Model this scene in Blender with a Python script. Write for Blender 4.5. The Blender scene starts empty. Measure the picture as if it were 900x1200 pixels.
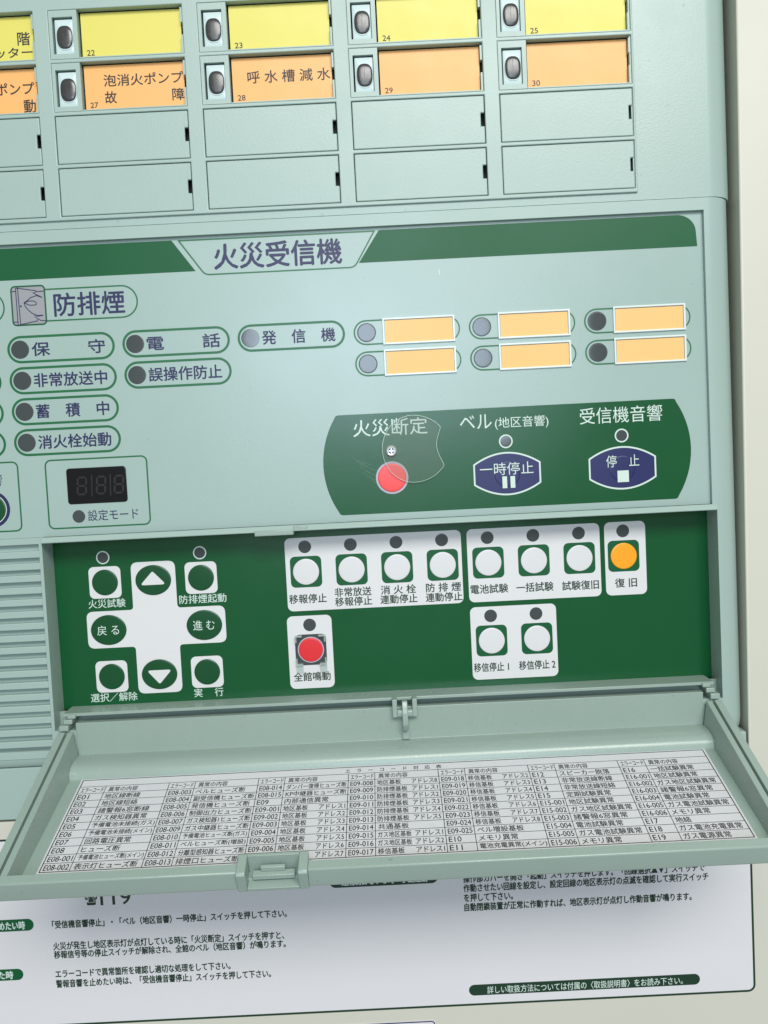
import bpy, bmesh, math, random
from mathutils import Vector, Matrix
random.seed(7)
S = bpy.context.scene
C = S.collection

# ------------------------------------------------------------------ camera, world, lights, exposure
# everything below is laid out in millimetres on the front of the panel:
# X to the right, Y into the panel, Z up; W() turns that into metres in the room.
def W(x, y, z):
    return Vector(((x - 150.0) * .001, y * .001, 1.5 + z * .001))

cam_d = bpy.data.cameras.new('camera'); cam = bpy.data.objects.new('camera', cam_d); C.objects.link(cam)
S.camera = cam
cam_d.sensor_fit = 'VERTICAL'; cam_d.sensor_height = 36.0; cam_d.lens = 31.5
cam_d.clip_start = .01; cam_d.clip_end = 50
pitch, yaw, roll = .0553, -.0003, -.0500
fwd = Vector((math.sin(yaw) * math.cos(pitch), math.cos(yaw) * math.cos(pitch), -math.sin(pitch)))
r0 = Vector((math.cos(yaw), -math.sin(yaw), 0)); u0 = r0.cross(fwd)
rt = r0 * math.cos(roll) + u0 * math.sin(roll); up = -r0 * math.sin(roll) + u0 * math.cos(roll)
M = Matrix((rt, up, -fwd)).transposed().to_4x4(); M.translation = W(151.41, -370.52, -191.38)
cam.matrix_world = M

wd = bpy.data.worlds.new('World'); S.world = wd; wd.use_nodes = True
bg = wd.node_tree.nodes['Background']
bg.inputs[0].default_value = (.93, 1.0, .97, 1); bg.inputs[1].default_value = .33

def area(name, loc, target, sx, sy, power, col):
    l = bpy.data.lights.new(name, 'AREA'); l.shape = 'RECTANGLE'; l.size = sx; l.size_y = sy
    l.energy = power; l.color = col
    o = bpy.data.objects.new(name, l); C.objects.link(o); o.location = loc
    o.rotation_euler = (Vector(target) - Vector(loc)).to_track_quat('-Z', 'Y').to_euler()
    return o
T0 = (0, 0, 1.30)
area('room_light', (.30, -1.45, 2.25), T0, 1.1, .5, 25, (1.0, 1.0, .95))  # overhead ceiling fixture, to the right
area('room_light', (.02, -2.80, 1.72), T0, 1.05, .72, 21, (.68, .82, 1.0))  # cool soft light behind the camera, inferred from lens reflections, widened as frontal fill

S.view_settings.view_transform = 'Standard'; S.view_settings.look = 'None'
S.view_settings.exposure = 0; S.view_settings.gamma = 1; S.view_settings.use_curve_mapping = False
S.cycles.max_bounces = 8; S.cycles.transparent_max_bounces = 12
try:
    S.cycles.use_denoising = True
except Exception:
    pass

# ------------------------------------------------------------------ materials
def srgb(r, g, b):
    f = lambda c: (c / 255) / 12.92 if c / 255 <= .04045 else ((c / 255 + .055) / 1.055) ** 2.4
    return (f(r), f(g), f(b), 1)
MAT = {}
def mat(name, rgb, rough=.5, grain=0, bump=0, var=0, spec=.5, metal=0, coat=0, bscale=2500, vscale=9, specks=0):
    m = bpy.data.materials.new(name); m.use_nodes = True
    nt = m.node_tree; p = nt.nodes['Principled BSDF']
    col = srgb(*rgb)
    p.inputs['Base Color'].default_value = col
    p.inputs['Roughness'].default_value = rough
    p.inputs['Metallic'].default_value = metal
    p.inputs['Specular IOR Level'].default_value = spec
    if coat:
        p.inputs['Coat Weight'].default_value = coat; p.inputs['Coat Roughness'].default_value = .12
    tc = nt.nodes.new('ShaderNodeTexCoord')
    if var:      # slow wear, dust and finger marks in colour and gloss
        n = nt.nodes.new('ShaderNodeTexNoise'); n.inputs['Scale'].default_value = vscale; n.inputs['Detail'].default_value = 6
        n.inputs['Roughness'].default_value = .65
        nt.links.new(tc.outputs['Object'], n.inputs['Vector'])
        mx = nt.nodes.new('ShaderNodeMix'); mx.data_type = 'RGBA'
        mx.inputs[6].default_value = tuple(c * (1 - var) for c in col[:3]) + (1,)
        mx.inputs[7].default_value = tuple(min(1, c * (1 + var)) for c in col[:3]) + (1,)
        nt.links.new(n.outputs['Fac'], mx.inputs[0]); nt.links.new(mx.outputs[2], p.inputs['Base Color'])
        mr = nt.nodes.new('ShaderNodeMapRange'); mr.inputs[1].default_value = .3; mr.inputs[2].default_value = .7
        mr.inputs[3].default_value = rough * .75; mr.inputs[4].default_value = min(1, rough * 1.3)
        nt.links.new(n.outputs['Fac'], mr.inputs[0]); nt.links.new(mr.outputs[0], p.inputs['Roughness'])
    if specks:   # stray dust and tiny nicks
        n3 = nt.nodes.new('ShaderNodeTexNoise'); n3.inputs['Scale'].default_value = 420; n3.inputs['Detail'].default_value = 3
        nt.links.new(tc.outputs['Object'], n3.inputs['Vector'])
        r3 = nt.nodes.new('ShaderNodeMapRange'); r3.inputs[1].default_value = .70; r3.inputs[2].default_value = .78; r3.inputs[3].default_value = 0; r3.inputs[4].default_value = specks
        nt.links.new(n3.outputs['Fac'], r3.inputs[0])
        m3 = nt.nodes.new('ShaderNodeMix'); m3.data_type = 'RGBA'; m3.inputs[7].default_value = tuple(c * .62 for c in col[:3]) + (1,)
        nt.links.new(r3.outputs[0], m3.inputs[0])
        src = p.inputs['Base Color'].links[0].from_socket if p.inputs['Base Color'].links else None
        if src: nt.links.new(src, m3.inputs[6])
        else: m3.inputs[6].default_value = col
        nt.links.new(m3.outputs[2], p.inputs['Base Color'])
    if bump:
        n = nt.nodes.new('ShaderNodeTexNoise'); n.inputs['Scale'].default_value = bscale; n.inputs['Detail'].default_value = 2
        nt.links.new(tc.outputs['Object'], n.inputs['Vector'])
        b = nt.nodes.new('ShaderNodeBump'); b.inputs['Strength'].default_value = bump; b.inputs['Distance'].default_value = .0002
        nt.links.new(n.outputs['Fac'], b.inputs['Height']); nt.links.new(b.outputs[0], p.inputs['Normal'])
    MAT[name] = m; return m
mat('plastic', (160, 181, 174), .36, bump=.20, var=.05, bscale=1400, specks=.5)
mat('plastic_cover', (151, 169, 160), .28, bump=.18, var=.08, bscale=1100, specks=.6)
mat('label_film', (160, 181, 175), .27, bump=.10, var=.05, bscale=1300, specks=.35)
mat('cream_paint', (206, 204, 191), .45, bump=.15, var=.02, bscale=900)
mat('gap_shade', (22, 24, 22), .7)  # near-black colour standing in for the shade inside gaps
mat('green_film', (14, 82, 43), .22, spec=.42, bump=.08, var=.06, bscale=1500)
mat('green_ink', (16, 88, 50), .38, var=.05, spec=.28)
mat('green_line', (16, 100, 56), .38)
mat('navy_ink', (29, 30, 80), .45)
mat('black_ink', (26, 26, 31), .5)
mat('green_text', (14, 52, 30), .5)
mat('white_ink', (205, 222, 214), .42)
mat('white_film', (220, 219, 220), .33, bump=.08, var=.02, bscale=1500)
mat('white_button', (218, 217, 219), .30, var=.02)
mat('green_button', (11, 74, 38), .26, var=.05)
mat('navy_button', (30, 34, 90), .32, var=.05)
mat('lens', (66, 72, 73), .16, spec=.68, var=.10)
mat('lens_ring', (40, 60, 58), .35)
mat('oval_lens', (58, 58, 58), .25, spec=.6, var=.12, vscale=300)
mat('lamp_holder', (200, 218, 218), .35, var=.03)
mat('yellow_card', (222, 210, 98), .45, bump=.1, var=.02)
mat('orange_card', (241, 178, 104), .45, bump=.1, var=.02)
mat('legend_card', (248, 192, 118), .45, bump=.1, var=.02)
mat('silver_frame', (220, 228, 226), .25)
mat('icon_grey', (150, 152, 156), .4, var=.03)
mat('red_button', (244, 78, 78), .30, var=.03)
mat('red_switch', (222, 44, 50), .34, var=.03)
mat('amber_button', (252, 165, 28), .32, var=.02)
mat('grey_ring', (178, 176, 190), .4)
mat('display_black', (14, 15, 17), .10, spec=.5)
mat('segment', (24, 18, 19), .4)
mat('steel', (225, 226, 226), .3, metal=.6)
mat('steel_dark', (70, 72, 74), .4, metal=1)
mat('paper', (213, 213, 216), .6, bump=.15, var=.02, bscale=900)
mat('sheet_white', (220, 218, 222), .38, bump=.05, var=.015, bscale=600)
def clear(name, rgb, fac, rough):
    m = mat(name, rgb, rough); nt = m.node_tree; p = nt.nodes['Principled BSDF']
    t = nt.nodes.new('ShaderNodeBsdfTransparent'); x = nt.nodes.new('ShaderNodeMixShader'); x.inputs[0].default_value = fac
    nt.links.new(t.outputs[0], x.inputs[1]); nt.links.new(p.outputs[0], x.inputs[2])
    nt.links.new(x.outputs[0], nt.nodes['Material Output'].inputs['Surface'])
clear('clear_plastic', (130, 150, 130), .19, .22)
clear('clear_edge', (210, 232, 214), .75, .15)
clear('scratch', (210, 225, 215), .14, .4)
clear('clear_guard', (200, 215, 210), .38, .15)

# ------------------------------------------------------------------ helpers
ORI = {}
def tag(o, label, cat, group=None):
    o['label'] = label; o['category'] = cat
    if group: o['group'] = group
    return o
def thing(name, label, cat, loc):
    o = bpy.data.objects.new(name, None); C.objects.link(o); o.empty_display_size = .01
    o.location = W(*loc); ORI[o] = W(*loc); return tag(o, label, cat)
def link(name, me, parent=None, loc=(0, 0, 0)):
    o = bpy.data.objects.new(name, me); C.objects.link(o)
    w = W(*loc); ORI[o] = w
    if parent is not None:
        o.parent = parent; o.location = w - ORI[parent]
    else:
        o.location = w
    return o
def mesh(name, bm, m, smooth=None, rec=True):
    if rec: bmesh.ops.recalc_face_normals(bm, faces=bm.faces)
    for v in bm.verts: v.co *= .001
    me = bpy.data.meshes.new(name); bm.to_mesh(me); bm.free()
    me.materials.append(MAT[m])
    if smooth is not None:
        for p in me.polygons: p.use_smooth = True
        me.set_sharp_from_angle(angle=math.radians(smooth))
    return me
def obj(name, bm, m, parent=None, loc=(0, 0, 0), smooth=None, bevel=0, rec=True):
    o = link(name, mesh(name, bm, m, smooth, rec), parent, loc)
    if bevel:
        b = o.modifiers.new('bevel', 'BEVEL'); b.width = bevel * .001; b.segments = 3; b.limit_method = 'ANGLE'; b.angle_limit = math.radians(30)
        b.harden_normals = False
        for p in o.data.polygons: p.use_smooth = True
        o.data.set_sharp_from_angle(angle=math.radians(35))
    return o
def box(bm, x0, x1, y0, y1, z0, z1):
    v = [bm.verts.new(p) for p in ((x0, y0, z0), (x1, y0, z0), (x1, y1, z0), (x0, y1, z0), (x0, y0, z1), (x1, y0, z1), (x1, y1, z1), (x0, y1, z1))]
    for f in ((0, 1, 2, 3), (7, 6, 5, 4), (0, 4, 5, 1), (1, 5, 6, 2), (2, 6, 7, 3), (3, 7, 4, 0)):
        bm.faces.new([v[i] for i in f])
    return bm
def BX(*a): return box(bmesh.new(), *a)
def prism_yz(bm, pts, x0, x1):
    a = [bm.verts.new((x0, y, z)) for y, z in pts]; b = [bm.verts.new((x1, y, z)) for y, z in pts]
    bm.faces.new(a); bm.faces.new(b[::-1]); n = len(pts)
    for i in range(n): bm.faces.new((a[i], b[i], b[(i + 1) % n], a[(i + 1) % n]))
    return bm
def prism_xz(bm, pts, y0, y1):
    a = [bm.verts.new((x, y0, z)) for x, z in pts]; b = [bm.verts.new((x, y1, z)) for x, z in pts]
    bm.faces.new(a); bm.faces.new(b[::-1]); n = len(pts)
    for i in range(n): bm.faces.new((a[i], b[i], b[(i + 1) % n], a[(i + 1) % n]))
    return bm
# 2-D outlines (x, z) round a centre
def rrect(cx, cz, w, h, r, n=7):
    r = min(r, w / 2 - 1e-4, h / 2 - 1e-4); P = []
    for sx, sz, a0 in ((1, 1, 0), (-1, 1, 90), (-1, -1, 180), (1, -1, 270)):
        for i in range(n):
            a = math.radians(a0 + 90 * i / (n - 1))
            P.append((cx + sx * (w / 2 - r) + r * math.cos(a), cz + sz * (h / 2 - r) + r * math.sin(a)))
    return P
def ell(cx, cz, rx, rz=None, n=48):
    rz = rz or rx
    return [(cx + rx * math.cos(2 * math.pi * i / n), cz + rz * math.sin(2 * math.pi * i / n)) for i in range(n)]
def sell(cx, cz, rx, rz, e=2.6, n=40):
    P = []
    for i in range(n):
        c, s = math.cos(2 * math.pi * i / n), math.sin(2 * math.pi * i / n)
        P.append((cx + rx * math.copysign(abs(c) ** (2 / e), c), cz + rz * math.copysign(abs(s) ** (2 / e), s)))
    return P
def face(bm, pts, y):       # flat print facing the room (-Y)
    f = bm.faces.new([bm.verts.new((x, y, z)) for x, z in pts]); f.normal_update()
    if f.normal.y > 0: f.normal_flip()
    return bm
def ring(bm, o, i, y, closed=True):
    a = [bm.verts.new((x, y, z)) for x, z in o]; b = [bm.verts.new((x, y, z)) for x, z in i]; n = len(o)
    for k in range(n if closed else n - 1):
        f = bm.faces.new((a[k], a[(k + 1) % n], b[(k + 1) % n], b[k])); f.normal_update()
        if f.normal.y > 0: f.normal_flip()
    return bm
def inset(pts, d):
    n = len(pts); out = []
    A = sum(pts[i][0] * pts[(i + 1) % n][1] - pts[(i + 1) % n][0] * pts[i][1] for i in range(n))
    s = 1 if A > 0 else -1
    for i in range(n):
        p0, p1, p2 = (Vector(pts[i - 1]), Vector(pts[i]), Vector(pts[(i + 1) % n]))
        e1 = (p1 - p0); e2 = (p2 - p1)
        e1 = e1.normalized() if e1.length > 1e-9 else e2.normalized(); e2 = e2.normalized() if e2.length > 1e-9 else e1
        n1 = Vector((-e1.y, e1.x)) * s; n2 = Vector((-e2.y, e2.x)) * s
        b = (n1 + n2); b = b / max(.35, b.length_squared / 2) if b.length > 1e-6 else n1
        out.append((p1.x + b.x * d, p1.y + b.y * d))
    return out
def roundpoly(pts, rs, n=6):
    P = []; m = len(pts)
    for i in range(m):
        p0, p1, p2 = Vector(pts[i - 1]), Vector(pts[i]), Vector(pts[(i + 1) % m]); r = rs[i] if isinstance(rs, (list, tuple)) else rs
        if r <= 0: P.append(tuple(p1)); continue
        a = (p0 - p1).normalized(); b = (p2 - p1).normalized()
        ang = a.angle(b) / 2; d = min(r / math.tan(ang), (p0 - p1).length * .49, (p2 - p1).length * .49)
        q0 = p1 + a * d; q2 = p1 + b * d
        for k in range(n):
            t = k / (n - 1); P.append(tuple(q0 * (1 - t) ** 2 + p1 * 2 * t * (1 - t) + q2 * t * t))
    return P
def polyline(bm, pts, w, y):
    P = [Vector(p) for p in pts]; n = len(P); L = []; Rr = []
    for i in range(n):
        d = (P[min(i + 1, n - 1)] - P[max(i - 1, 0)]).normalized(); nn = Vector((-d.y, d.x)) * w / 2
        L.append(tuple(P[i] + nn)); Rr.append(tuple(P[i] - nn))
    return ring(bm, L, Rr, y, closed=False)
def dome(bm, pts, y0, hgt, edge=.5, rings=5):     # raised rounded key top out of an outline; y0 = base plane, towards -Y
    c = Vector((sum(p[0] for p in pts) / len(pts), sum(p[1] for p in pts) / len(pts)))
    loops = []
    prof = [(0, 0), (0, .45), (.12, .78), (.35, .95), (1, 1.0)] if rings > 3 else [(0, 0), (.3, 1)]
    for d, h in prof:
        q = inset(pts, edge * d) if d else pts
        loops.append([bm.verts.new((x, y0 - hgt * h, z)) for x, z in q])
    n = len(pts)
    for a, b in zip(loops, loops[1:]):
        for k in range(n): bm.faces.new((a[k], a[(k + 1) % n], b[(k + 1) % n], b[k]))
    q = [bm.verts.new((c.x + (v.co.x - c.x) * .5, y0 - hgt * 1.12, c.y + (v.co.z - c.y) * .5)) for v in loops[-1]]
    for k in range(n): bm.faces.new((loops[-1][k], loops[-1][(k + 1) % n], q[(k + 1) % n], q[k]))
    bm.faces.new(q)
    return bm
def plate(xs, zs, holes, y0, y1, fy=None, extra_x=(), extra_z=()):
    """flat moulding with rectangular openings: x range, z range, [(x0,x1,z0,z1)], front y, back y"""
    X = sorted(set([xs[0], xs[1], *extra_x] + [v for h in holes for v in h[:2] if xs[0] < v < xs[1]]))
    Z = sorted(set([zs[0], zs[1], *extra_z] + [v for h in holes for v in h[2:] if zs[0] < v < zs[1]]))
    bm = bmesh.new(); cache = {}
    fy = fy or (lambda x, z: y0)
    def V(i, j, b):
        k = (i, j, b)
        if k not in cache: cache[k] = bm.verts.new((X[i], y1 if b else min(y1, fy(X[i], Z[j])), Z[j]))
        return cache[k]
    nx, nz = len(X) - 1, len(Z) - 1
    def solid(i, j):
        if not (0 <= i < nx and 0 <= j < nz): return False
        cx, cz = (X[i] + X[i + 1]) / 2, (Z[j] + Z[j + 1]) / 2
        return not any(h[0] < cx < h[1] and h[2] < cz < h[3] for h in holes)
    for i in range(nx):
        for j in range(nz):
            if not solid(i, j): continue
            bm.faces.new((V(i, j, 0), V(i + 1, j, 0), V(i + 1, j + 1, 0), V(i, j + 1, 0)))
            bm.faces.new((V(i, j + 1, 1), V(i + 1, j + 1, 1), V(i + 1, j, 1), V(i, j, 1)))
            for di, dj, e in ((-1, 0, ((i, j), (i, j + 1))), (1, 0, ((i + 1, j), (i + 1, j + 1))), (0, -1, ((i, j), (i + 1, j))), (0, 1, ((i, j + 1), (i + 1, j + 1)))):
                if not solid(i + di, j + dj):
                    (a, b), (c, d) = e
                    bm.faces.new((V(a, b, 0), V(c, d, 0), V(c, d, 1), V(a, b, 1)))
    return bm

# lettering: all type is set first, converted in one go, then fitted to its ink box
TXT = []
def text(body, x0, x1, zc, h, y, m, parent, name='lettering', bold=0.0, frame=None):
    TXT.append((body, x0, x1, zc, h, y, m, parent, name, bold, frame))
def set_type():
    tmp = []
    for t in TXT:
        cu = bpy.data.curves.new('type', 'FONT'); cu.body = t[0]; cu.size = 1; cu.resolution_u = 3; cu.offset = 0
        o = bpy.data.objects.new('type', cu); C.objects.link(o); tmp.append(o)
    dg = bpy.context.evaluated_depsgraph_get(); dg.update()
    done = {}
    for t, o in zip(TXT, tmp):
        body, x0, x1, zc, h, y, m, parent, name, bold, frame = t
        src = bpy.data.meshes.new_from_object(o.evaluated_get(dg))
        vs = [v.co.copy() for v in src.vertices]; fs = [tuple(p.vertices) for p in src.polygons]
        bpy.data.meshes.remove(src)
        a0, a1 = min(v.x for v in vs), max(v.x for v in vs); b0, b1 = min(v.y for v in vs), max(v.y for v in vs)
        sx = (x1 - x0) / (a1 - a0); sz = h / (b1 - b0)
        co = [((v.x - a0) * sx + x0, y, (v.y - b0) * sz + zc - h / 2) for v in vs]
        if bold:        # heavier strokes: slightly shifted layers
            n0 = len(co); f0 = fs; b_ = bold * h / .9; base = co; co = []; fs = []
            for k, (dx, dz) in enumerate(((0, 0), (b_, 0), (-b_, 0), (0, b_), (0, -b_))):
                co += [(c[0] + dx, c[1] + .0025 * k, c[2] + dz) for c in base]; fs += [tuple(i + n0 * k for i in q) for q in f0]
        key = (parent, name, m, frame is not None)
        if frame is not None: co = [frame(*c) for c in co]
        done.setdefault(key, []).append((co, fs))
    for o in tmp:
        cu = o.data; bpy.data.objects.remove(o); bpy.data.curves.remove(cu)
    for (parent, name, m, fr), parts in done.items():
        groups = [parts] if fr or name == 'printed_text' else [[p] for p in parts]
        for g in groups:
            co, fs = [], []
            for c, f in g:
                k = len(co); co += c; fs += [tuple(i + k for i in q) for q in f]
            c0 = ((min(c[0] for c in co) + max(c[0] for c in co)) / 2, co[0][1], (min(c[2] for c in co) + max(c[2] for c in co)) / 2)
            me = bpy.data.meshes.new(name)
            me.from_pydata([((c[0] - c0[0]) * .001, (c[1] - c0[1]) * .001, (c[2] - c0[2]) * .001) for c in co], [], fs)
            me.materials.append(MAT[m]); me.update()
            if len(me.polygons) and sum(p.normal.y for p in me.polygons) > 0: me.flip_normals()
            link(name, me, parent, c0)

# ================================================================== the cabinet front
cab = thing('cabinet', 'cream painted steel cabinet front around the pale green control panel', 'cabinet', (150, 4, -460))
bm = prism_xz(bmesh.new(), [(307.2, 220), (301.2, -336.4), (-230, -336.4), (-230, -760), (620, -760), (620, 220)], 4, 20)
obj('front_panel', bm, 'cream_paint', cab, bevel=.8)
obj('cabinet_shade_sheet', BX(-210, 320, 20.2, 22, -345, 220), 'gap_shade', cab)  # dark sheet, paints the shade behind the cabinet gap

# ================================================================== annunciator (upper module)
PX, PZ, UW, UH, GX, GZ = 60.0, 20.77, 53.83, 19.25, 26.32, -45.25
ann = thing('annunciator', 'pale green annunciator module with rows of yellow and orange window cards', 'annunciator', (150, 0, -90))
def edge_curve(x, z, xr=302.3):
    t = max(0.0, (x - (xr - 12)) / 12)
    return 15.0 * (1 - math.sqrt(max(0, 1 - min(1, t) ** 2.0)))
EX = [xr for xr in (290.3, 291.5, 293, 294.5, 296, 297.3, 298.4, 299.4, 300.3, 301, 301.5, 301.9, 302.15, 302.3)]
bm = plate((-210, 302.3), (-89.95, 220), [(-200, 259.6, -85.5, -2)], 1.0, 17, fy=lambda x, z: 1.0 + edge_curve(x, z), extra_x=EX)
obj('housing', bm, 'plastic', ann, smooth=40)
cells = [(c, r) for c in range(-1, 4) for r in (-2, -1, 0, 1)]
holes = [(GX + PX * c - .05, GX + PX * c + UW + .05, GZ - PZ * r - UH - .05, GZ - PZ * r + .05) for c, r in cells]
obj('bezel', plate((-200.5, 261.0), (-86.9, -.9), holes, 0, 3.6), 'plastic', ann, bevel=.35)
obj('cell_shade_sheet', BX(-200, 260, 5.0, 6, -86, -2), 'gap_shade', ann)  # near-black sheet: shade around covers and notches given as colour

# one window unit in local mm: origin = top left corner of its cell, z down negative
def unit_body():
    bm = plate((.1, 11.5), (-UH + .1, -.1), [(1.45, 9.75, -17.2, -2.7)], .25, 4)
    return mesh('window_unit', bm, 'plastic', None)
def holder():
    bm = bmesh.new(); dome(bm, rrect(5.85, -10.15, 7.6, 13.9, .5), 3.2, 1.9, .3)
    return mesh('lamp_holder', bm, 'lamp_holder', 40)
def oval_ring():
    bm = bmesh.new(); P = sell(6.0, -10.55, 3.45, 4.95); dome(bm, P, 1.35, .35, .4)
    return mesh('lamp_ring', bm, 'lamp_holder', 50)
def oval():
    bm = bmesh.new(); P = sell(6.0, -10.4, 3.2, 4.6)
    c = [(1, 0), (.98, .2), (.9, .38), (.65, .52), (.3, .58)]
    loops = [[bm.verts.new((6.0 + (x - 6.0) * k, 1.05 - h, -10.4 + (z + 10.4) * k)) for x, z in P] for k, h in c]
    n = len(P)
    for a, b in zip(loops, loops[1:]):
        for i in range(n): bm.faces.new((a[i], a[(i + 1) % n], b[(i + 1) % n], b[i]))
    bm.faces.new(loops[-1])
    return mesh('lamp_lens', bm, 'oval_lens', 60)
def filament():
    bm = bmesh.new(); box(bm, 5.85, 6.05, .44, .5, -13.0, -7.6)
    return mesh('lamp_element', bm, 'steel_dark')
def cardm(m):
    bm = bmesh.new(); box(bm, 12.2, 52.7, 3.0, 3.6, -18.9, -.5); return mesh('card', bm, m)
def clip(m='plastic'):
    bm = bmesh.new()
    box(bm, 52.9, 53.7, .9, 3.6, -6.6, -.9); box(bm, 52.9, 53.7, .9, 3.6, -18.6, -11.6); return mesh('card_clip', bm, m)
def lip():
    bm = bmesh.new(); box(bm, 11.6, 53.75, .3, 4.6, -UH + .1, -18.75); return mesh('sill', bm, 'plastic')
UM = dict(body=unit_body(), holder=holder(), ring=oval_ring(), lens=oval(), fil=filament(), y=cardm('yellow_card'), o=cardm('orange_card'), clip=clip(), lip=lip())
def cover_mesh():
    a, b, t, d = .22, UW - .22, -.22, -UH + .22
    P = [(a, t), (b, t), (b, -7.0), (b - 1.5, -7.0), (b - 1.5, -12.3), (b, -12.3), (b, d), (a, d)]
    return mesh('blank_cover', prism_xz(bmesh.new(), P, .3, 1.8), 'plastic')
COV = cover_mesh()
nums = {(-1): ('21', '26'), 0: ('22', '27'), 1: ('23', '28'), 2: ('24', '29'), 3: ('25', '30')}
for c in range(-1, 4):
    for r in (-2, -1):
        ox, oz = GX + PX * c, GZ - PZ * r; L0 = (ox, 0, oz)
        u = link('window_unit', UM['body'], ann, L0)
        u['label'] = '%s window card numbered %s beside its oval lamp' % (('yellow', 'orange')[r + 2], nums[c][r + 2]) if c >= 0 else '%s window card cut by the left edge' % ('yellow', 'orange')[r + 2]
        for k, nm in (('holder', 'lamp_holder'), ('ring', 'lamp_ring'), ('lens', 'lamp_lens'), ('fil', 'lamp_element'), ('clip', 'card_clip'), ('lip', 'sill')):
            link(nm, UM[k], u, L0)
        link('card', UM['y' if r == -2 else 'o'], u, L0)
        if c >= 0: text(nums[c][r + 2], ox + 14.0, ox + 17.1, oz - 16.1, 2.2, 2.94, 'black_ink', u, 'number', bold=.012)
        def ct(s, x0, x1, zc, h): text(s, ox + x0, ox + x1, oz - zc, h, 2.93, 'black_ink', u, bold=.012)
        if (c, r) == (0, -1): ct('泡消火ポンプ', 20.0, 52.3, 6.6, 4.7); ct('故', 20.1, 24.8, 13.3, 4.8); ct('障', 47.5, 52.3, 13.3, 4.8)
        if (c, r) == (1, -1): ct('呼 水 槽 減 水', 18.4, 52.0, 8.2, 4.9)
        if (c, r) == (-1, -2): ct('階', 46.2, 51.2, 9.2, 5.2); ct('ッター', 37.0, 51.9, 14.6, 4.0)
        if (c, r) == (-1, -1): ct('ポンプ', 36.0, 51.6, 8.0, 4.7); ct('動', 46.9, 51.7, 15.2, 5.2)
    for r in (0, 1):
        o = link('blank_cover', COV, ann, (GX + PX * c, 0, GZ - PZ * r))
        b = o.modifiers.new('bevel', 'BEVEL'); b.width = .00035; b.segments = 2; b.limit_method = 'ANGLE'

# ================================================================== control panel (lower module)
cp = thing('control_panel', 'pale green fire alarm control panel with lamps, buttons and opened tray cover', 'control panel', (150, 0, -335))
def fy(x, z):
    e = edge_curve(x, z, 301.0)
    t = max(0.0, (-z - 305.4) / 7.0)
    return e + 3.2 * (1 - math.sqrt(max(0, 1 - min(1, t) ** 2)))
EX2 = [x - 1.3 for x in EX]
EZ = [-305.4, -307, -308.4, -309.6, -310.6, -311.4, -312, -312.3, -312.4]
bm = plate((-210, 301.0), (-312.4, -90.4), [(-200, 287.35, -215.4, -95.3), (8.9, 289.3, -297.0, -217.7), (-200, 7.6, -305.0, -218.0)], 0, 16.5, fy=fy, extra_x=EX2, extra_z=EZ)
obj('housing', bm, 'plastic', cp, smooth=40)
obj('panel_shade_sheet', BX(-205, 296, 13.6, 16.2, -335, -91), 'gap_shade', cp)  # dark sheet added behind seams and openings as painted shade
obj('top_rail', prism_yz(bmesh.new(), [(1.9, -215.4), (-.6, -215.4), (-2.0, -217.5), (-1.6, -217.9), (3, -217.9), (3, -215.6)], 9.2, 289.0), 'plastic', cp, bevel=.25)
bm = bmesh.new(); box(bm, 97.5, 113.6, -2.4, 2.5, -219.3, -217.0); box(bm, 113.6, 119.5, -1.9, 2.5, -217.5, -215.7)
obj('latch_catch', bm, 'plastic_cover', cp, bevel=.4)
bm = BX(-210, 300, 3, 12, -335.2, -312.75)
obj('lower_plate', bm, 'plastic', cp, bevel=.6)

# ---- speaker grille
gr = obj('speaker_grille', BX(-200, 7.6, 2.7, 3.7, -305, -218), 'plastic', cp)
sl = None
for i in range(18):
    z = -219.9 - 4.985 * i - 1.0            # top of each slat
    if sl is None:
        bm = prism_yz(bmesh.new(), [(0.0, 0), (0.0, -2.75), (2.65, -3.0), (2.65, .0)], -200, 7.55)
        o = obj('slat', bm, 'plastic', gr, (0, 0, z), bevel=.2); sl = o
    else:
        o = link('slat', sl.data, gr, (0, 0, z)); b = o.modifiers.new('bevel', 'BEVEL'); b.width = .0002; b.segments = 2

# ---- faceplate and its print
FY = 2.0; Y1, Y2, Y3 = FY - .05, FY - .10, FY - .15
fp = obj('faceplate', BX(-200, 287.3, FY, 4, -215.35, -95.35), 'label_film', cp)
def pr(name, pts, m, y=Y1, parent=None): return obj(name, face(bmesh.new(), pts, y), m, parent or fp, rec=False)
def outl(name, pts, w, m, y=Y1, parent=None): return obj(name, ring(bmesh.new(), pts, inset(pts, w), y), m, parent or fp, rec=False)
pr('green_band', [(-200, -96.5), (69.9, -96.5), (79.1, -109.35), (-200, -109.35)], 'green_ink')
pr('green_band', [(154.9, -96.5)] + [(277 + 7.6 * math.sin(a), -96.5 - 7.0 * (1 - math.cos(a))) for a in [i * math.pi / 2 / 9 * .98 for i in range(10)]] + [(285.0, -109.4), (146.1, -109.35)], 'green_ink')
outl('title_frame', roundpoly([(72.3, -96.5), (153.5, -96.5), (144.5, -111.3), (82.7, -111.3)], [0, 0, 4, 4]), .6, 'green_line')
text('火災受信機', 86.9, 139.2, -104.0, 10.2, Y1, 'navy_ink', fp, bold=.020)
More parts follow.
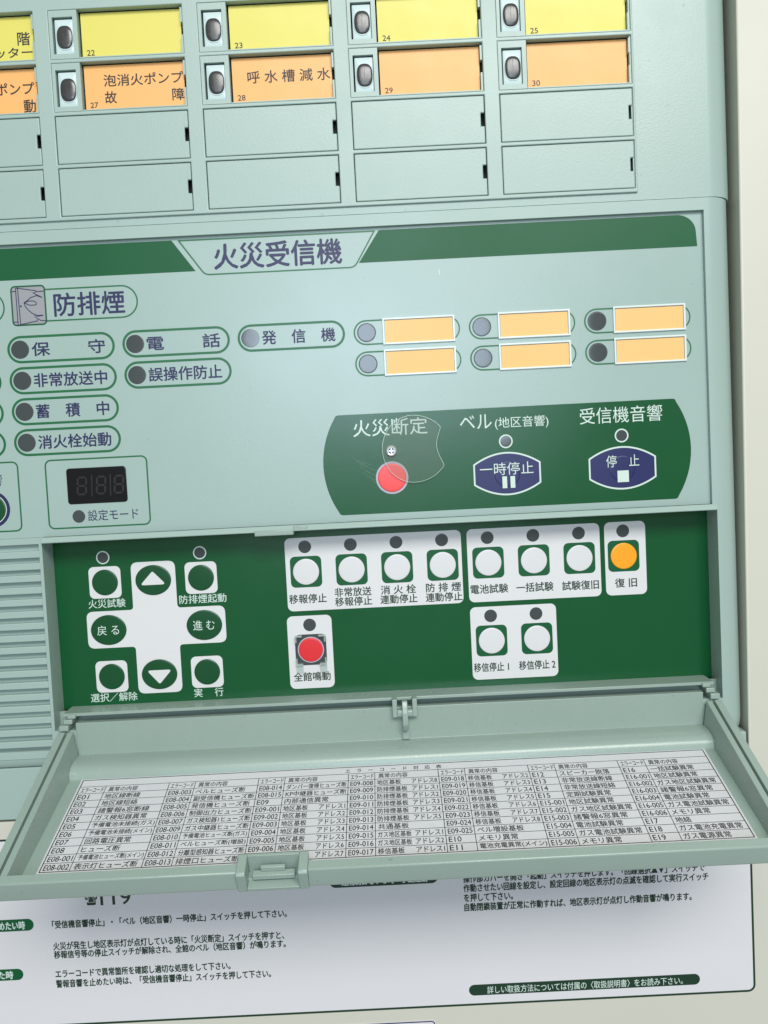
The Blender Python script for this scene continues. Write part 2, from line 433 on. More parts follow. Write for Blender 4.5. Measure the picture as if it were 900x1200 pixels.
# smoke-control capsule with its picture
def cap_ring(x0, x1, zc, h, w, name='capsule_outline'): return outl(name, rrect((x0 + x1) / 2, zc, x1 - x0, h, h / 2, 12), w * 1.15, 'green_line')
P = [(16.7, -113.4)] + [(48.0 + 6.7 * math.sin(a), -120.1 + 6.7 * math.cos(a)) for a in [math.pi * i / 16 for i in range(17)]] + [(16.7, -126.8)]
obj('capsule_outline', ring(bmesh.new(), P, [(P[0][0], P[0][1] - .6)] + [(48.0 + 6.1 * math.sin(a), -120.1 + 6.1 * math.cos(a)) for a in [math.pi * i / 16 for i in range(17)]] + [(P[-1][0], P[-1][1] + .6)], Y1, closed=False), 'green_line', fp, rec=False)
text('防排煙', 20.2, 49.1, -120.2, 9.3, Y1, 'navy_ink', fp, bold=.016)
cap_ring(-46, -.1, -120.1, 13.4, .5)
ib = rrect(9.8, -119.87, 14.3, 16.3, 1.8)
pr('pictogram_ground', ib, 'icon_grey'); outl('pictogram_border', ib, .6, 'green_ink', Y2)
def ic(x, y):
    return (2.65 + (x - 88 - (y - 40) * .066) / 307 * 14.3, -111.72 - (y - 40 + (x - 88) * .045) / 352 * 16.3)
bm = bmesh.new()
for ln in ([(137, 58), (160, 380)], [(155, 56), (182, 378)], [(137, 58), (160, 56)], [(160, 381), (182, 377)], [(155, 57), (320, 80), (318, 92), (290, 98), (370, 138)],
           [(370, 138), (320, 122), (270, 140), (235, 170), (212, 185), (222, 215), (245, 245), (285, 278), (330, 296), (380, 294)],
           [(212, 185), (250, 170), (290, 168), (318, 180), (325, 195), (305, 205), (260, 206), (212, 185)],
           [(380, 294), (335, 303), (300, 297), (330, 325), (335, 342), (182, 376)], [(320, 88), (393, 82)], [(335, 325), (360, 340), (410, 342)], [(96, 88), (137, 86)], [(118, 355), (155, 353)]):
    polyline(bm, [ic(*p) for p in ln], .32, Y3)
face(bm, ell(*ic(184, 215), .38, n=12), Y3)
obj('pictogram_lines', bm, 'navy_ink', fp, rec=False)

# indicator lamps with capsules
def lamp(x, z, r=3.75, y=FY, ringm=None, name='indicator_lamp', m='lens', ringw=.35):
    bm = bmesh.new(); dome(bm, ell(x, z, r, n=40), y, .07, .15)
    o = obj(name, bm, m, cp, smooth=60)
    if ringm: obj('lamp_ring', ring(bmesh.new(), ell(x, z, r + ringw), ell(x, z, r - .05), y - .07), ringm, o, rec=False)
    return o
ROW = [-137.65, -150.4, -163.15, -175.9]
for x0, i, s in ((-.3, 0, '保　　守'), (-.3, 1, '非常放送中'), (-.3, 2, '蓄　積　中'), (-.3, 3, '消火栓始動'), (47.15, 0, '電　　話'), (47.15, 1, '誤操作防止'), (94.65, 0, '発　信　機')):
    z = ROW[i]; cap_ring(x0, x0 + 44.3, z, 11.2, .85); lamp(x0 + 5.25, z)
    text(s, x0 + 10.1, x0 + 40.2, z - .1, 5.6, Y1, 'navy_ink', fp, bold=.018)
for i in (0, 1, 2, 3):
    cap_ring(-48, -3.65, ROW[i], 11.2, .85); lamp(-42.75, ROW[i])

# six legend windows
for k in range(3):
    for j in range(2):
        x = 147.8 + 47.5 * k; z = -137.75 - 12.8 * j
        A = [math.pi / 2 + math.pi * i / 14 for i in range(15)]
        o = [(x + 7, z + 5.15)] + [(x - .2 + 5.15 * math.cos(a), z + 5.15 * math.sin(a)) for a in A] + [(x + 7, z - 5.15)]
        n = [(x + 7, z + 4.5)] + [(x - .2 + 4.5 * math.cos(a), z + 4.5 * math.sin(a)) for a in A] + [(x + 7, z - 4.5)]
        bm = ring(bmesh.new(), o, n, Y1, closed=False)
        A = [math.radians(-58 + 116 * i / 12) for i in range(13)]
        obj('capsule_outline', bm, 'green_line', fp, rec=False); bm2 = bmesh.new()
        ring(bm2, [(x + 33.4 + 5.15 * math.cos(a), z + 5.15 * math.sin(a)) for a in A], [(x + 33.4 + 4.6 * math.cos(a), z + 4.6 * math.sin(a)) for a in A], Y1, closed=False)
        obj('capsule_outline', bm2, 'green_line', fp, rec=False)
        lamp(x, z, 3.55, ringm='lens_ring')
        fx0, fx1, fz0, fz1 = x + 6.65, x + 36.4, z - 5.35, z + 5.5
        f = obj('legend_frame', plate((fx0, fx1), (fz0, fz1), [(fx0 + .7, fx1 - .8, fz0 + .75, fz1 - .75)], FY - .75, FY + .1), 'silver_frame', cp, bevel=.15)
        obj('legend_card', BX(fx0 + 1.1, fx1 - .95, FY - .12, FY - .03, fz0 + .8, fz1 - 1.0), 'legend_card', f)

# display box
outl('display_outline', rrect(32.95, -197.9, 42.7, 29.0, 2.6), .62, 'green_line')
bm = bmesh.new(); dome(bm, rrect(32.8, -194.9, 24.8, 14.9, 1.3), FY, .25, .3)
ds = obj('display_window', bm, 'display_black', cp, smooth=40)
def seg8(bm, cx, cz, w, h, t, y):
    s = .1 * h
    for (ax, az, bx_, bz) in ((-w, h, w, h), (-w, 0, w, 0), (-w, -h, w, -h), (-w, h, -w, 0), (w, h, w, 0), (-w, 0, -w, -h), (w, 0, w, -h)):
        a = Vector((ax + az * .08, az)); b = Vector((bx_ + bz * .08, bz)); d = (b - a).normalized(); a = a + d * t * .7; b = b - d * t * .7
        n = Vector((-d.y, d.x)) * t * .5
        face(bm, [(cx + p.x, cz + p.y) for p in (a - d * t * .4, a + n, b + n, b + d * t * .4, b - n, a - n)], y)
for cx in (26.6, 34.6, 42.0):
    bm = bmesh.new(); seg8(bm, cx, -194.9, 1.75, 3.5, .8, FY - .33); obj('digit', bm, 'segment', ds, rec=False)
bm = bmesh.new()
for cx in (30.7, 38.4): face(bm, [(cx, -190.5), (cx + .5, -190.5), (cx + .1, -199.5), (cx - .4, -199.5)], FY - .325)
obj('digit_divider', bm, 'segment', ds, rec=False)
lamp(24.4, -207.5, 2.65); text('設定モード', 28.2, 49.2, -207.4, 4.5, Y1, 'navy_ink', fp, bold=.004)
outl('display_outline', rrect(-20.3, -197.9, 42.0, 29.2, 2.6), .62, 'green_line')
outl('button_ring', ell(-11.6, -202.8, 7.7), 1.35, 'navy_ink'); outl('button_ring', ell(-11.6, -202.8, 6.3), .3, 'white_ink', Y2)
bm = bmesh.new(); dome(bm, ell(-11.6, -202.8, 5.95), FY, .4, .5); obj('push_button', bm, 'green_button', cp, smooth=50)
text('響', -10.9, -6.35, -190.8, 4.6, Y1, 'navy_ink', fp)

# green button plate
def arcside(xm, xe, zt, zb, n=15):   # x at the ends xm, at the middle xe
    zc, hh = (zt + zb) / 2, (zt - zb) / 2; d = xe - xm; R = (hh * hh + d * d) / (2 * abs(d)); s = 1 if d > 0 else -1
    return [(xe - s * R + s * math.sqrt(R * R - (zt + (zb - zt) * i / (n - 1) - zc) ** 2), zt + (zb - zt) * i / (n - 1)) for i in range(n)]
Rr = arcside(274.3, 279.9, -172.4, -211.2); Lf = arcside(132.6, 127.1, -211.2, -172.4)
P = [(273.0, -171.05), (273.9, -171.4)] + Rr + [(273.8, -212.2), (272.9, -212.55)] + [(134.2, -212.55), (133.2, -212.2)] + Lf + [(133.2, -171.4), (134.2, -171.05)]
bpn = pr('button_field', P, 'green_film')
text('火災断定', 140.2, 171.0, -176.9, 7.0, Y2, 'white_ink', fp, bold=.004)
text('ベル', 184.5, 197.7, -176.6, 5.9, Y2, 'white_ink', fp); text('(地区音響)', 199.0, 221.2, -177.7, 5.2, Y2, 'white_ink', fp)
text('受信機音響', 234.2, 268.4, -176.5, 6.7, Y2, 'white_ink', fp)
for x in (203.2, 251.25): lamp(x, -185.2, 2.35, y=Y1, ringm='white_ink', ringw=.5)
def hexoval(cx, cz, hw, he, hm):
    f = lambda k: (hm - he)
    T = [(cx + hw * t, cz + he + (hm - he) * (1 - t * t)) for t in [1 - i / 9 for i in range(19)]]
    B = [(cx + hw * t, cz - he - (hm - he) * (1 - t * t)) for t in [-1 + i / 9 for i in range(19)]]
    return T + B
for x, s in ((203.25, 'p'), (251.2, 's')):
    o = hexoval(x, -198.6, 14.0, 4.35, 9.0); i = hexoval(x, -198.6, 13.35, 4.0, 8.4)
    outl('button_border', o, .68, 'white_ink', Y2)
    bm = bmesh.new(); face(bm, inset(o, .6), FY - .08); dome(bm, ell(x, -198.9, 5.3), FY - .08, .16, .6)
    b = obj('push_button', bm, 'navy_button', cp, smooth=50, rec=False)
    if s == 'p':
        text('一時停止', 191.9, 214.1, -196.5, 5.2, FY - .50, 'white_ink', b)
        bm = bmesh.new(); face(bm, [(201.05, -199.7), (203.0, -199.7), (203.0, -204.6), (201.05, -204.6)], FY - .5); face(bm, [(204.4, -199.7), (206.35, -199.7), (206.35, -204.6), (204.4, -204.6)], FY - .5)
        obj('pause_mark', bm, 'white_ink', b, rec=False)
    else:
        text('停　止', 244.4, 258.1, -195.7, 5.0, FY - .50, 'white_ink', b)
        pr('stop_mark', [(248.9, -199.7), (253.6, -199.7), (253.6, -204.5), (248.9, -204.5)], 'white_ink', FY - .5, b)
bm = bmesh.new(); dome(bm, ell(155.4, -197.9, 5.9), FY - .05, .45, .6); rb = obj('push_button', bm, 'red_button', cp, smooth=50); rb['label'] = 'round red fire confirm button under the clear flap'
obj('button_ring', ring(bmesh.new(), ell(155.4, -197.9, 6.75), ell(155.4, -197.9, 5.85), Y2), 'grey_ring', rb, rec=False)
bm = bmesh.new()
for (xa, za, xb, zb, sag) in ((141.0, -190.2, 152.5, -195.4, .9), (142.2, -192.6, 151.0, -197.2, .8), (143.5, -195.2, 150.6, -199.2, .7), (139.5, -189.0, 147.0, -192.2, .5), (146.5, -197.8, 152.6, -201.9, .7)):
    polyline(bm, [(xa + (xb - xa) * t, za + (zb - za) * t - sag * math.sin(math.pi * t)) for t in [k / 8 for k in range(9)]], .16, Y2 - .01)
obj('scratches', bm, 'scratch', fp, rec=False)['kind'] = 'stuff'
polyline_nick = obj('nick', polyline(bmesh.new(), [(178.6, -113.4), (179.0, -114.6), (178.8, -115.9)], .3, Y1), 'white_ink', fp, rec=False)
# clear swivel flap on its screw
fc = Vector((164.75, -186.4)); FR = 13.9
pts = []
for i in range(61):
    a = math.radians(38 + (327.5 - 38) * i / 60); pts.append((fc.x + FR * math.cos(a) * (1.06 if math.cos(a) > 0 else .93), fc.y + FR * math.sin(a)))
p0, p1 = Vector(pts[-1]), Vector(pts[0])
for i in range(1, 16):
    t = i / 16; q = p0.lerp(p1, t); q += Vector((-2.3 * math.sin(math.pi * t) ** 1.3, 0)); pts.append(tuple(q))

fl = obj('button_guard', face(bmesh.new(), pts, .55), 'clear_plastic', cp, rec=False)
bm = bmesh.new(); n = len(pts)
o_ = [bm.verts.new((x, .55, z)) for x, z in pts]; i_ = [bm.verts.new((x, 1.25, z)) for x, z in pts]
inn = inset(pts, .16); i2 = [bm.verts.new((x, .545, z)) for x, z in inn]
for k in range(n):
    bm.faces.new((o_[k], o_[(k + 1) % n], i_[(k + 1) % n], i_[k])); bm.faces.new((o_[k], o_[(k + 1) % n], i2[(k + 1) % n], i2[k]))
obj('guard_edge', bm, 'clear_edge', fl)
bm = bmesh.new()
prof = [(2.25, 1.6), (2.25, -.1), (2.05, -.6), (1.75, -.8), (1.55, -.72), (1.45, -.45), (1.3, -.45)]
loops = [[bm.verts.new((155.6 + r * math.cos(2 * math.pi * k / 32), y, -186.8 + r * math.sin(2 * math.pi * k / 32))) for k in range(32)] for r, y in prof]
for a, b in zip(loops, loops[1:]):
    for k in range(32): bm.faces.new((a[k], a[(k + 1) % 32], b[(k + 1) % 32], b[k]))
bm.faces.new(loops[-1])
sc = obj('screw', bm, 'steel', fl, smooth=40)
bm = bmesh.new(); face(bm, ell(155.6, -186.8, 1.32, n=24), -.46)
face(bm, ell(155.6, -186.8, .9, n=24), -.47)
obj('screw_recess', bm, 'steel_dark', fl, rec=False)
bm = bmesh.new(); box(bm, 155.35, 155.85, -.62, -.47, -187.9, -185.7); box(bm, 154.5, 156.7, -.6, -.47, -187.05, -186.55)
obj('screw_cross', bm, 'steel', fl)

# ---- recessed green switch panel
KY = 12.0; K1, K2, K3 = KY - .06, KY - .12, KY - .18
sp = obj('switch_plate', BX(8.0, 290.2, KY, 13.4, -291, -217), 'green_film', cp)
obj('ledge', BX(12.3, 286.0, .6, 12.2, -291.3, -289.95), 'plastic_cover', cp, bevel=.25)
obj('hinge_channel', BX(8.8, 289.4, 7.0, 8.0, -298, -290.6), 'plastic_cover', cp)
def kp(name, pts, m, y=K1): return pr(name, pts, m, y, sp)
def rect_pts(x0, x1, z0, z1, r): return rrect((x0 + x1) / 2, (z0 + z1) / 2, x1 - x0, z1 - z0, r)
for r in ((108.0, 183.6, -253.35, -221.8), (186.05, 243.0, -253.35, -221.8), (245.0, 262.6, -253.35, -221.8), (107.2, 126.4, -287.1, -255.5), (186.1, 223.1, -287.1, -255.5)):
    kp('white_plate', rect_pts(*r, 2.4), 'white_film')
# cross
V_, H_ = (41.6, 60.6, -285.8, -228.8), (21.3, 80.9, -265.2, -249.2)
P = [(V_[0], V_[3]), (V_[1], V_[3]), (V_[1], H_[3]), (H_[1], H_[3]), (H_[1], H_[2]), (V_[1], H_[2]), (V_[1], V_[2]), (V_[0], V_[2]), (V_[0], H_[2]), (H_[0], H_[2]), (H_[0], H_[3]), (V_[0], H_[3])]
P = roundpoly(P, [3, 3, 1.6, 3, 3, 1.6, 3, 3, 1.6, 3, 3, 1.6])
kp('white_plate', P, 'white_film')
def key(x, z, rx, rz, m, y=K2, lab=None, hgt=.34):
    bm = bmesh.new(); dome(bm, ell(x, z, rx, rz), y, hgt, .7)
    o = obj('push_button', bm, m, cp, smooth=50)
    if lab: o['label'] = lab
    return o
up_ = key(51.0, -236.8, 7.65, 6.5, 'green_button', lab='green oval button with a white up arrow')
dn_ = key(51.1, -277.7, 7.65, 6.5, 'green_button', lab='green oval button with a white down arrow')
lf_ = key(30.5, -257.4, 7.65, 6.5, 'green_button', lab='green oval button for going back'); rg_ = key(71.7, -257.3, 7.65, 6.5, 'green_button', lab='green oval button for going forward')
AY = K2 - .43
pr('arrow_mark', roundpoly([(50.9, -232.9), (56.4, -238.8), (45.3, -238.8)], .7, 4), 'white_film', AY, up_)
pr('arrow_mark', roundpoly([(51.1, -281.9), (45.8, -275.8), (56.6, -275.8)], .7, 4), 'white_film', AY, dn_)
text('戻 る', 25.6, 35.0, -257.4, 4.3, AY, 'white_ink', lf_); text('進 む', 66.9, 76.2, -257.3, 4.3, AY, 'white_ink', rg_)
for x, z in ((30.25, -236.8), (71.5, -236.8), (30.5, -277.7), (71.7, -277.7)):
    kp('white_plate', rrect(x, z, 13.7, 13.7, 2.2), 'white_film'); key(x, z, 5.55, 5.55, 'green_button')
for x in (30.0, 71.55): lamp(x, -226.05, 2.4, y=K1, ringm='white_ink', ringw=.45)
for s, x0, x1, z in (('火災試験', 22.5, 38.4, -245.9), ('防排煙起動', 61.6, 81.8, -245.9), ('選択／解除', 20.8, 40.9, -286.7), ('実　 行', 65.5, 78.1, -286.7)):
    text(s, x0, x1, z, 3.75, K1, 'white_ink', sp, bold=.006)
LX, LP, LZ, BZ, R2 = 116.63, 19.565, -225.73, -236.5, -33.8
SWT = [(0, 0, 'white_button'), (1, 0, 'white_button'), (2, 0, 'white_button'), (3, 0, 'white_button'), (4, 0, 'white_button'), (5, 0, 'white_button'), (6, 0, 'white_button'), (7, 0, 'amber_button'), (0, 1, 'red_switch'), (4, 1, 'white_button'), (5, 1, 'white_button')]
for i, j, m in SWT:
    x = LX + LP * i + (.25 if (i == 0 and j) else 0) - (.6 if i == 7 else 0); z = BZ + R2 * j
    lamp(x, LZ + R2 * j, 2.75, y=K1)
    kp('button_surround', rrect(x, z, 13.45, 13.4, 2.1), 'green_ink' if m != 'red_switch' else 'lens', K2)
    b = key(x, z, 5.6 if m != 'red_switch' else 5.2, 5.6 if m != 'red_switch' else 5.2, m, K3, 'amber reset button' if i == 7 else ('red general alarm button inside clear corner clips' if m == 'red_switch' else None))
    if m == 'red_switch':
        obj('button_ring', ring(bmesh.new(), ell(x, z, 5.65), ell(x, z, 5.15), K3 - .02), 'grey_ring', b, rec=False)
        g = bmesh.new()
        for sx in (-1, 1):
            for sz in (-1, 1):
                cx, cz = x + sx * 6.6, z + sz * 6.5
                a, c = sorted((cx, cx - sx * 3.1)); e, f = sorted((cz, cz - sz * .75)); box(g, a, c, K3 - 1.9, K3 - .05, e, f)
                a, c = sorted((cx, cx - sx * .75)); e, f = sorted((cz - sz * .8, cz - sz * 3.1)); box(g, a, c, K3 - 1.9, K3 - .05, e, f)
            a, c = sorted((x + sx * 6.6, x + sx * 3.6)); box(g, a, c, K3 - .6, K3 - .05, z - 10.0, z - 6.6)
        gg = obj('corner_clip', g, 'clear_guard', b, bevel=.25)
def lt(s, i, x0, x1, z, h=3.9): text(s, x0, x1, z, h, K2, 'green_text', sp, bold=.016)
lt('移報停止', 0, 108.8, 124.8, -248.15); lt('非常放送', 1, 128.45, 144.15, -246.1, 3.8); lt('移報停止', 1, 128.45, 144.25, -250.25, 3.8)
lt('消 火 栓', 2, 148.3, 163.3, -246.1, 3.8); lt('連動停止', 2, 147.9, 163.8, -250.2, 3.8); lt('防 排 煙', 3, 167.7, 182.7, -246.1, 3.8); lt('連動停止', 3, 167.4, 183.1, -250.3, 3.8)
lt('電池試験', 4, 186.8, 202.9, -247.8); lt('一括試験', 5, 206.5, 222.4, -248.0); lt('試験復旧', 6, 226.2, 241.9, -248.2); lt('復 旧', 7, 248.9, 258.3, -248.1)
lt('全館鳴動', 0, 108.9, 124.7, -282.0); lt('移信停止 1', 4, 186.8, 201.8, -281.8); lt('移信停止 2', 5, 206.3, 221.9, -281.8)

# ---- tray cover, swung down on its hinge
A = math.radians(21.3); R0 = (-2.0, -296.9)
def rim(s, h=0.0):      # s outwards along the rim, h above it
    return (R0[0] - s * math.cos(A) - h * math.sin(A), R0[1] - s * math.sin(A) + h * math.cos(A))
AF = math.radians(16.5); F0 = (-13.3, -313.9)
def floor(s, h=0.0):
    return (F0[0] - s * math.cos(AF) - h * math.sin(AF), F0[1] - s * math.sin(AF) + h * math.cos(AF))
hump = [(-.2, -307.6), (-4.0, -307.75), (-7.5, -308.1), (-9.8, -308.7), (-11.4, -309.6), (-12.5, -310.9), (-13.0, -312.3), (-13.3, -313.9)]
sec = [(-1.5, -293.6), (-.9, -300.5)] + hump + [floor(60.5), floor(61, -2.4), (-13.5, -317.0), (2.2, -311.0), (1.6, -293.6)]
cov = obj('cover', prism_yz(bmesh.new(), sec, 18.2, 280.6), 'plastic_cover', cp, smooth=35, bevel=.25)
def side(sgn, x_out, x_in_top, x_foot):
    bm = bmesh.new(); L = []
    for s, (fyz) in ((.2, (-1.0, -312.5)), (10.0, (-13.5, -317.2)), (77.5, floor(61.5, -2.6))):
        q = [(x_out, *rim(s)), (x_out + sgn * 2.9, *rim(s)), (x_out + sgn * 2.9, *rim(s, -2.2)), (x_out + sgn * 3.95, *rim(s, -2.2)), (x_out + sgn * 3.95, *rim(s, -.15)), (x_in_top, *rim(s, -.15)), (x_foot, *fyz), (x_out, *fyz)]
        L.append([bm.verts.new(p) for p in q])
    n = len(L[0])
    for a, b in zip(L, L[1:]):
        for k in range(n): bm.faces.new((a[k], a[(k + 1) % n], b[(k + 1) % n], b[k]))
    bm.faces.new(L[0]); bm.faces.new(L[-1][::-1])
    return obj('side_wall', bm, 'plastic_cover', cov, bevel=.2)
side(1, 11.0, 17.2, 18.9); side(-1, 287.8, 281.6, 279.9)
fw = [rim(76.6, -.1), rim(80.2, -.1), rim(80.6, -.5), (-74.6, -333.0), (-74.0, -333.5), (-69.5, -332.2)]
for x0, x1 in ((11.05, 95.6), (119.7, 287.75)): obj('front_wall', prism_yz(bmesh.new(), fw, x0, x1), 'plastic_cover', cov, bevel=.3)
# latch in the front wall
for x0, x1 in ((95.6, 98.7), (116.5, 119.7)):
    obj('latch_cheek', prism_yz(bmesh.new(), [rim(72.8, .5), rim(81.2, .5), rim(82.0, -.4), rim(80.8, -8.8), rim(73, -8.6)], x0, x1), 'plastic_cover', cov, bevel=.3)
lb = bmesh.new(); prism_yz(lb, [rim(72.8, .5), rim(74.0, .5), rim(74.0, -8.4), rim(72.8, -8.4)], 98.7, 116.5)
prism_yz(lb, [rim(74.0, -7.2), rim(81.0, -7.2), rim(80.8, -8.7), rim(74.0, -8.4)], 98.72, 116.48)
obj('latch_pocket', lb, 'plastic_cover', cov, bevel=.2)
lb = bmesh.new(); prism_yz(lb, [rim(75.6, -4.3), rim(78.2, -4.3), rim(78.2, -6.3), rim(75.6, -6.3)], 100.4, 114.9)
prism_yz(lb, [rim(75.2, -2.3), rim(76.6, -2.3), rim(76.6, -4.28), rim(75.2, -4.28)], 103.2, 111.6)
obj('latch_tongue', lb, 'plastic_cover', cov, bevel=.3)
# hinge knuckles, stepped
for sgn, xb in ((1, 11.2), (-1, 287.6)):
    for k, (dx, w, y0, y1, z1, z0) in enumerate(((3.4, 3.4, -.7, 6.0, -290.3, -292.0), (2.0, 3.6, -1.5, 5.0, -292.1, -294.1), (.3, 3.9, -2.5, 4.0, -294.3, -296.6))):
        a, b = sorted((xb + sgn * dx, xb + sgn * (dx + w))); obj('hinge_knuckle', BX(a, b, y0, y1, z0, z1), 'plastic_cover', cov, bevel=.35)
# pivot clip in the middle of the hinge side
cl = bmesh.new()
box(cl, 150.7, 152.7, -4.4, 2, -297.2, -289.7); box(cl, 159.0, 161.0, -4.4, 2, -297.2, -289.7)
obj('stay_bracket', cl, 'plastic_cover', cov, bevel=.35)
cl = bmesh.new(); prism_yz(cl, [(-2.2, -294.0), (-4.2, -294.0), (-4.9, -294.7), (-4.9, -296.4), (-4.2, -297.2), (-2.2, -297.2)], 152.65, 159.05)
obj('stay_bar', cl, 'plastic_cover', cov, bevel=.3)
cl = bmesh.new(); prism_yz(cl, [(-3.0, -290.3), (-4.6, -290.5), (-5.6, -292.5), (-6.6, -296.0), (-6.3, -300.0), (-4.2, -303.0), (-2.4, -303.0), (-4.2, -298.5), (-4.3, -295.0), (-3.0, -292.5)], 154.7, 157.0)
obj('stay_hook', cl, 'plastic_cover', cov, bevel=.4)
obj('stay_rib', BX(154.4, 157.4, -1.7, -.9, -307.4, -303.2), 'plastic_cover', cov, bevel=.3)

# ================================================================== error code table in the tray
tb = thing('error_code_table', 'white printed error code table lying in the opened tray cover', 'table sheet', (150, *floor(26)))
def tf(x, y, v):    # table coordinates: x in mm, v = -s along the tray floor, y = height (negative = up)
    p = floor(-v, -y); return (x, p[0], p[1])
def tquad(bm, x0, x1, s0, s1, h):
    q = [tf(x0, -h, -s0), tf(x1, -h, -s0), tf(x1, -h, -s1), tf(x0, -h, -s1)]
    f = bm.faces.new([bm.verts.new(p) for p in q]); f.normal_update()
    if f.normal.z < 0: f.normal_flip()
bm = bmesh.new()
q = [(23.4, -.3), (276.2, -.3), (276.2, 54.6), (23.4, 54.6)]
a = [bm.verts.new(tf(x, -.16, -s)) for x, s in q]; b = [bm.verts.new(tf(x, -.04, -s)) for x, s in q]
bm.faces.new(a); bm.faces.new(b[::-1])
for k in range(4): bm.faces.new((a[k], a[(k + 1) % 4], b[(k + 1) % 4], b[k]))
obj('paper', bm, 'paper', tb)
X0, X1, SA, SB = 24.3, 275.25, .55, 52.65; RP = (SB - SA) / 12; CPW = (X1 - X0) / 7
bm = bmesh.new(); LH = .20; w = .24
for k in range(13):
    ww = .36 if k in (0, 12) else w
    s = SA + RP * k; tquad(bm, X0 - .15, X1 + .15, s - ww / 2, s + ww / 2, LH + .004 * (k % 2))
for c in range(8):
    x = X0 + CPW * c; ww = .36 if c in (0, 7) else .26; tquad(bm, x - ww / 2, x + ww / 2, SA if c in (0, 7) else SA + RP, SB, LH + .01)
    if c < 7: tquad(bm, x + 10.42, x + 10.66, SA + RP, SB, LH + .012)
obj('ruled_lines', bm, 'black_ink', tb, rec=False)
adr = lambda s, n: s + '　アドレス' + n
COL = [
 [('E01', '地区線断線'), ('E02', '地区線短絡'), ('E03', '諸警報6窓断線'), ('E04', 'ガス検知器異常'), ('E05', '予備電池未接続(ガス)'), ('E06', '予備電池未接続(メイン)'), ('E07', '回路電圧異常'), ('E08', 'ヒューズ断'), ('E08-001', '予備電池ヒューズ断(メイン)'), ('E08-002', '表示灯ヒューズ断')],
 [('E08-003', 'ベルヒューズ断'), ('E08-004', '副受信機ヒューズ断'), ('E08-005', '発信機ヒューズ断'), ('E08-006', '制御出力ヒューズ断'), ('E08-007', 'ガス検知器1ヒューズ断'), ('E08-009', 'ガス中継器ヒューズ断'), ('E08-010', '予備電池ヒューズ断(ガス)'), ('E08-011', 'ベルヒューズ断(増設)'), ('E08-012', '分離型感知器ヒューズ断'), ('E08-013', '排煙口ヒューズ断')],
 [('E08-014', 'ダンパー復帰ヒューズ断'), ('E08-015', 'KP中継器ヒューズ断'), ('E09', '内部通信異常')] + [('E09-00%d' % n, adr('地区基板', str(n))) for n in range(1, 8)],
 [('E09-008', adr('地区基板', '8'))] + [('E09-0%02d' % (8 + n), adr('防排煙基板', str(n))) for n in range(1, 6)] + [('E09-014', '共通基板'), ('E09-015', adr('ガス地区基板', '1')), ('E09-016', adr('ガス地区基板', '2')), ('E09-017', adr('移信基板', '1'))],
 [('E09-0%02d' % (16 + n), adr('移信基板', str(n))) for n in range(2, 9)] + [('E09-025', 'ベル増設基板'), ('E10', 'メモリ異常'), ('E11', '電池充電異常(メイン)')],
 [('E12', 'スピーカー脱落'), ('E13', '非常放送線断線'), ('E14', '非常放送線短絡'), ('E15', '定期試験異常'), ('E15-001', '地区試験異常'), ('E15-002', 'ガス地区試験異常'), ('E15-003', '諸警報6窓異常'), ('E15-004', '電池試験異常'), ('E15-005', 'ガス電池試験異常'), ('E15-006', 'メモリ異常')],
 [('E16', '一括試験異常'), ('E16-001', '地区試験異常'), ('E16-002', 'ガス地区試験異常'), ('E16-003', '諸警報6窓異常'), ('E16-004', '電池試験異常'), ('E16-005', 'ガス電池試験異常'), ('E16-006', 'メモリ異常'), ('E17', '地絡'), ('E18', 'ガス電池充電異常'), ('E19', 'ガス電源異常')]]
def tt(s, x0, x1, sc_, h): text(s, x0, x1, -sc_, h, -.215, 'black_ink', tb, 'printed_text', bold=.009, frame=tf)
tt('エ　ラ　ー　コ　ー　ド　対　応　表', 130.6, 169.2, SA + RP * .55, 2.5)
for c in range(7):
    x = X0 + CPW * c; s = SA + RP * 1.5
    tt('エラーコード', x + 1.0, x + 10.0, s, 2.8); tt('異常の内容', x + 12.0, x + 23.6, s, 2.9)
    for r, (code, tx) in enumerate(COL[c]):
        s = SA + RP * (2.5 + r); w = len(code)
        tt(code, x + .9, x + .9 + (1.27 * w if w > 3 else 1.5 * w), s, 2.75)
        if 'アドレス' in tx:
            p, q = tx.split('　'); tt(p, x + 11.4, x + 11.4 + min(2.35 * len(p), 12.2), s, 3.1); tt(q, x + 25.0, x + 35.0, s, 2.9)
        else:
            tt(tx, x + 11.6, x + 11.6 + min(2.8 * len(tx), 23.6), s, 3.15)

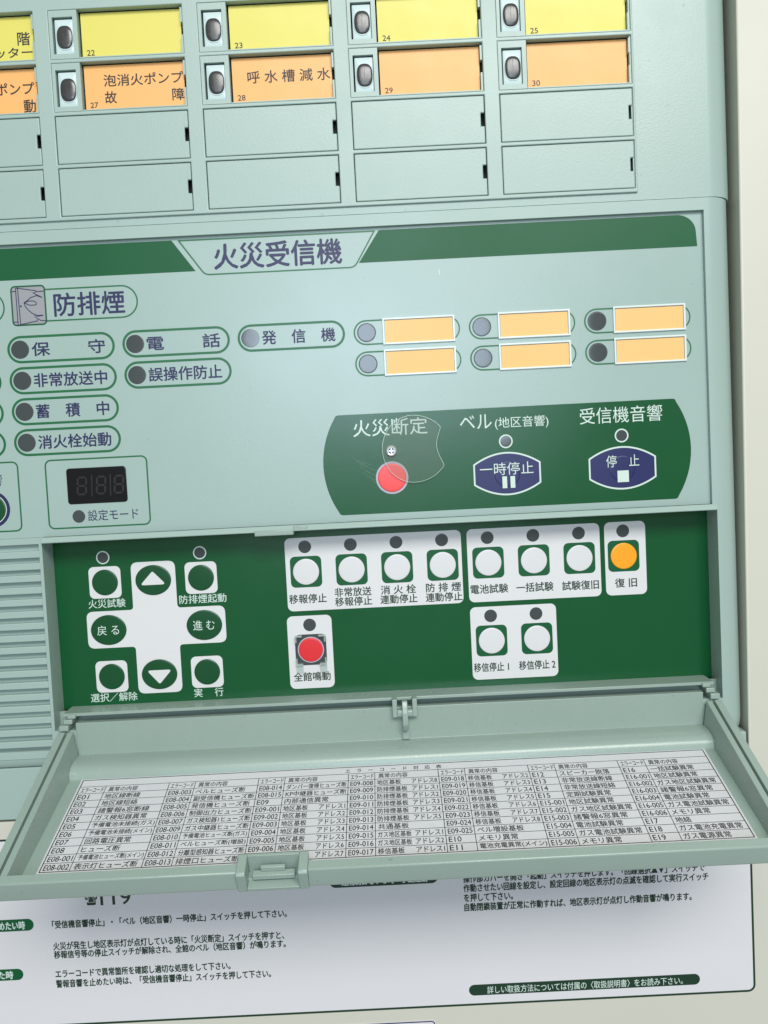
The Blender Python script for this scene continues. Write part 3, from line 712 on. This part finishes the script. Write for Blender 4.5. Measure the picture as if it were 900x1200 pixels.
# ================================================================== instruction sheet on the cabinet
SY = 3.8; S1, S2 = SY - .06, SY - .12
sh = thing('instruction_sheet', 'white instruction sheet with dark green border below the opened cover', 'sheet', (150, SY, -427))
bp = rrect(100, -385.4, 402.4, 83.4, 3.2)
obj('sheet', prism_xz(bmesh.new(), bp, SY, 3.98), 'sheet_white', sh)
obj('border', ring(bmesh.new(), bp, inset(bp, .9), S1), 'green_text', sh, rec=False)
def it(s, x0, x1, z, h=3.45, m='green_text', y=S1, b=.026): text(s, x0, x1, z, h, y, m, sh, 'printed_text' if m == 'green_text' else 'lettering', bold=b)
it('☎', 15.2, 20.2, -372.0, 4.4); it('119', 21.7, 34.6, -371.6, 6.0, b=.012)
it('「受信機音響停止」・「ベル（地区音響）一時停止」スイッチを押して下さい。', .3, 101.0, -382.1)
it('火災が発生し地区表示灯が点灯している時に「火災断定」スイッチを押すと、', .1, 99.3, -391.6)
it('移報信号等の停止スイッチが解除され、全館のベル（地区音響）が鳴ります。', .2, 99.8, -395.4)
it('エラーコードで異常箇所を確認し適切な処理をして下さい。', .2, 75.5, -403.9)
it('警報音響を止めたい時は、「受信機音響停止」スイッチを押して下さい。', .2, 92.7, -408.3)
def pill(x0, x1, z, h, m='green_ink'): obj('heading_pill', face(bmesh.new(), rrect((x0 + x1) / 2, z, x1 - x0, h, h / 2, 10), S1), m, sh, rec=False)
pill(-75, -7.6, -381.5, 5.2); it('めたい時', -22.6, -11.4, -381.6, 3.6, 'white_ink', S2)
pill(-75, -13.6, -403.2, 5.0); it('た時', -24.3, -18.0, -403.3, 3.5, 'white_ink', S2)
pill(120.0, 166.5, -369.4, 5.4, 'green_text'); it('遠隔制御をする時・手動起動', 125.2, 161.9, -369.5, 3.6, 'white_ink', S2)
it('操作部カバーを開き「起動」スイッチを押します。「回線選択▲▼」スイッチで', 177.3, 280.7, -371.0)
it('作動させたい回線を設定し、設定回線の地区表示灯の点滅を確認して実行スイッチ', 177.3, 282.2, -375.1)
it('を押して下さい。', 177.3, 198.2, -379.3)
it('自動閉鎖装置が正常に作動すれば、地区表示灯が点灯し作動音響が鳴ります。', 177.3, 274.8, -383.5)
pill(177.6, 277.3, -420.3, 4.8, 'green_text'); it('詳しい取扱方法については付属の〈取扱説明書〉をお読み下さい。', 185.5, 269.8, -420.5, 3.3, 'white_ink', S2, .006)

# ================================================================== small label at the very bottom
lb_ = thing('label_plate', 'white label with navy outline at the bottom edge of the photo', 'label', (120, 3.8, -470))
bp = rrect(113.2, -449, 99.0, 32.6, 2.0)
obj('plate', prism_xz(bmesh.new(), bp, 3.8, 3.98), 'sheet_white', lb_)
obj('border', ring(bmesh.new(), inset(bp, .3), inset(bp, .8), 3.74), 'navy_ink', lb_, rec=False)

set_type()
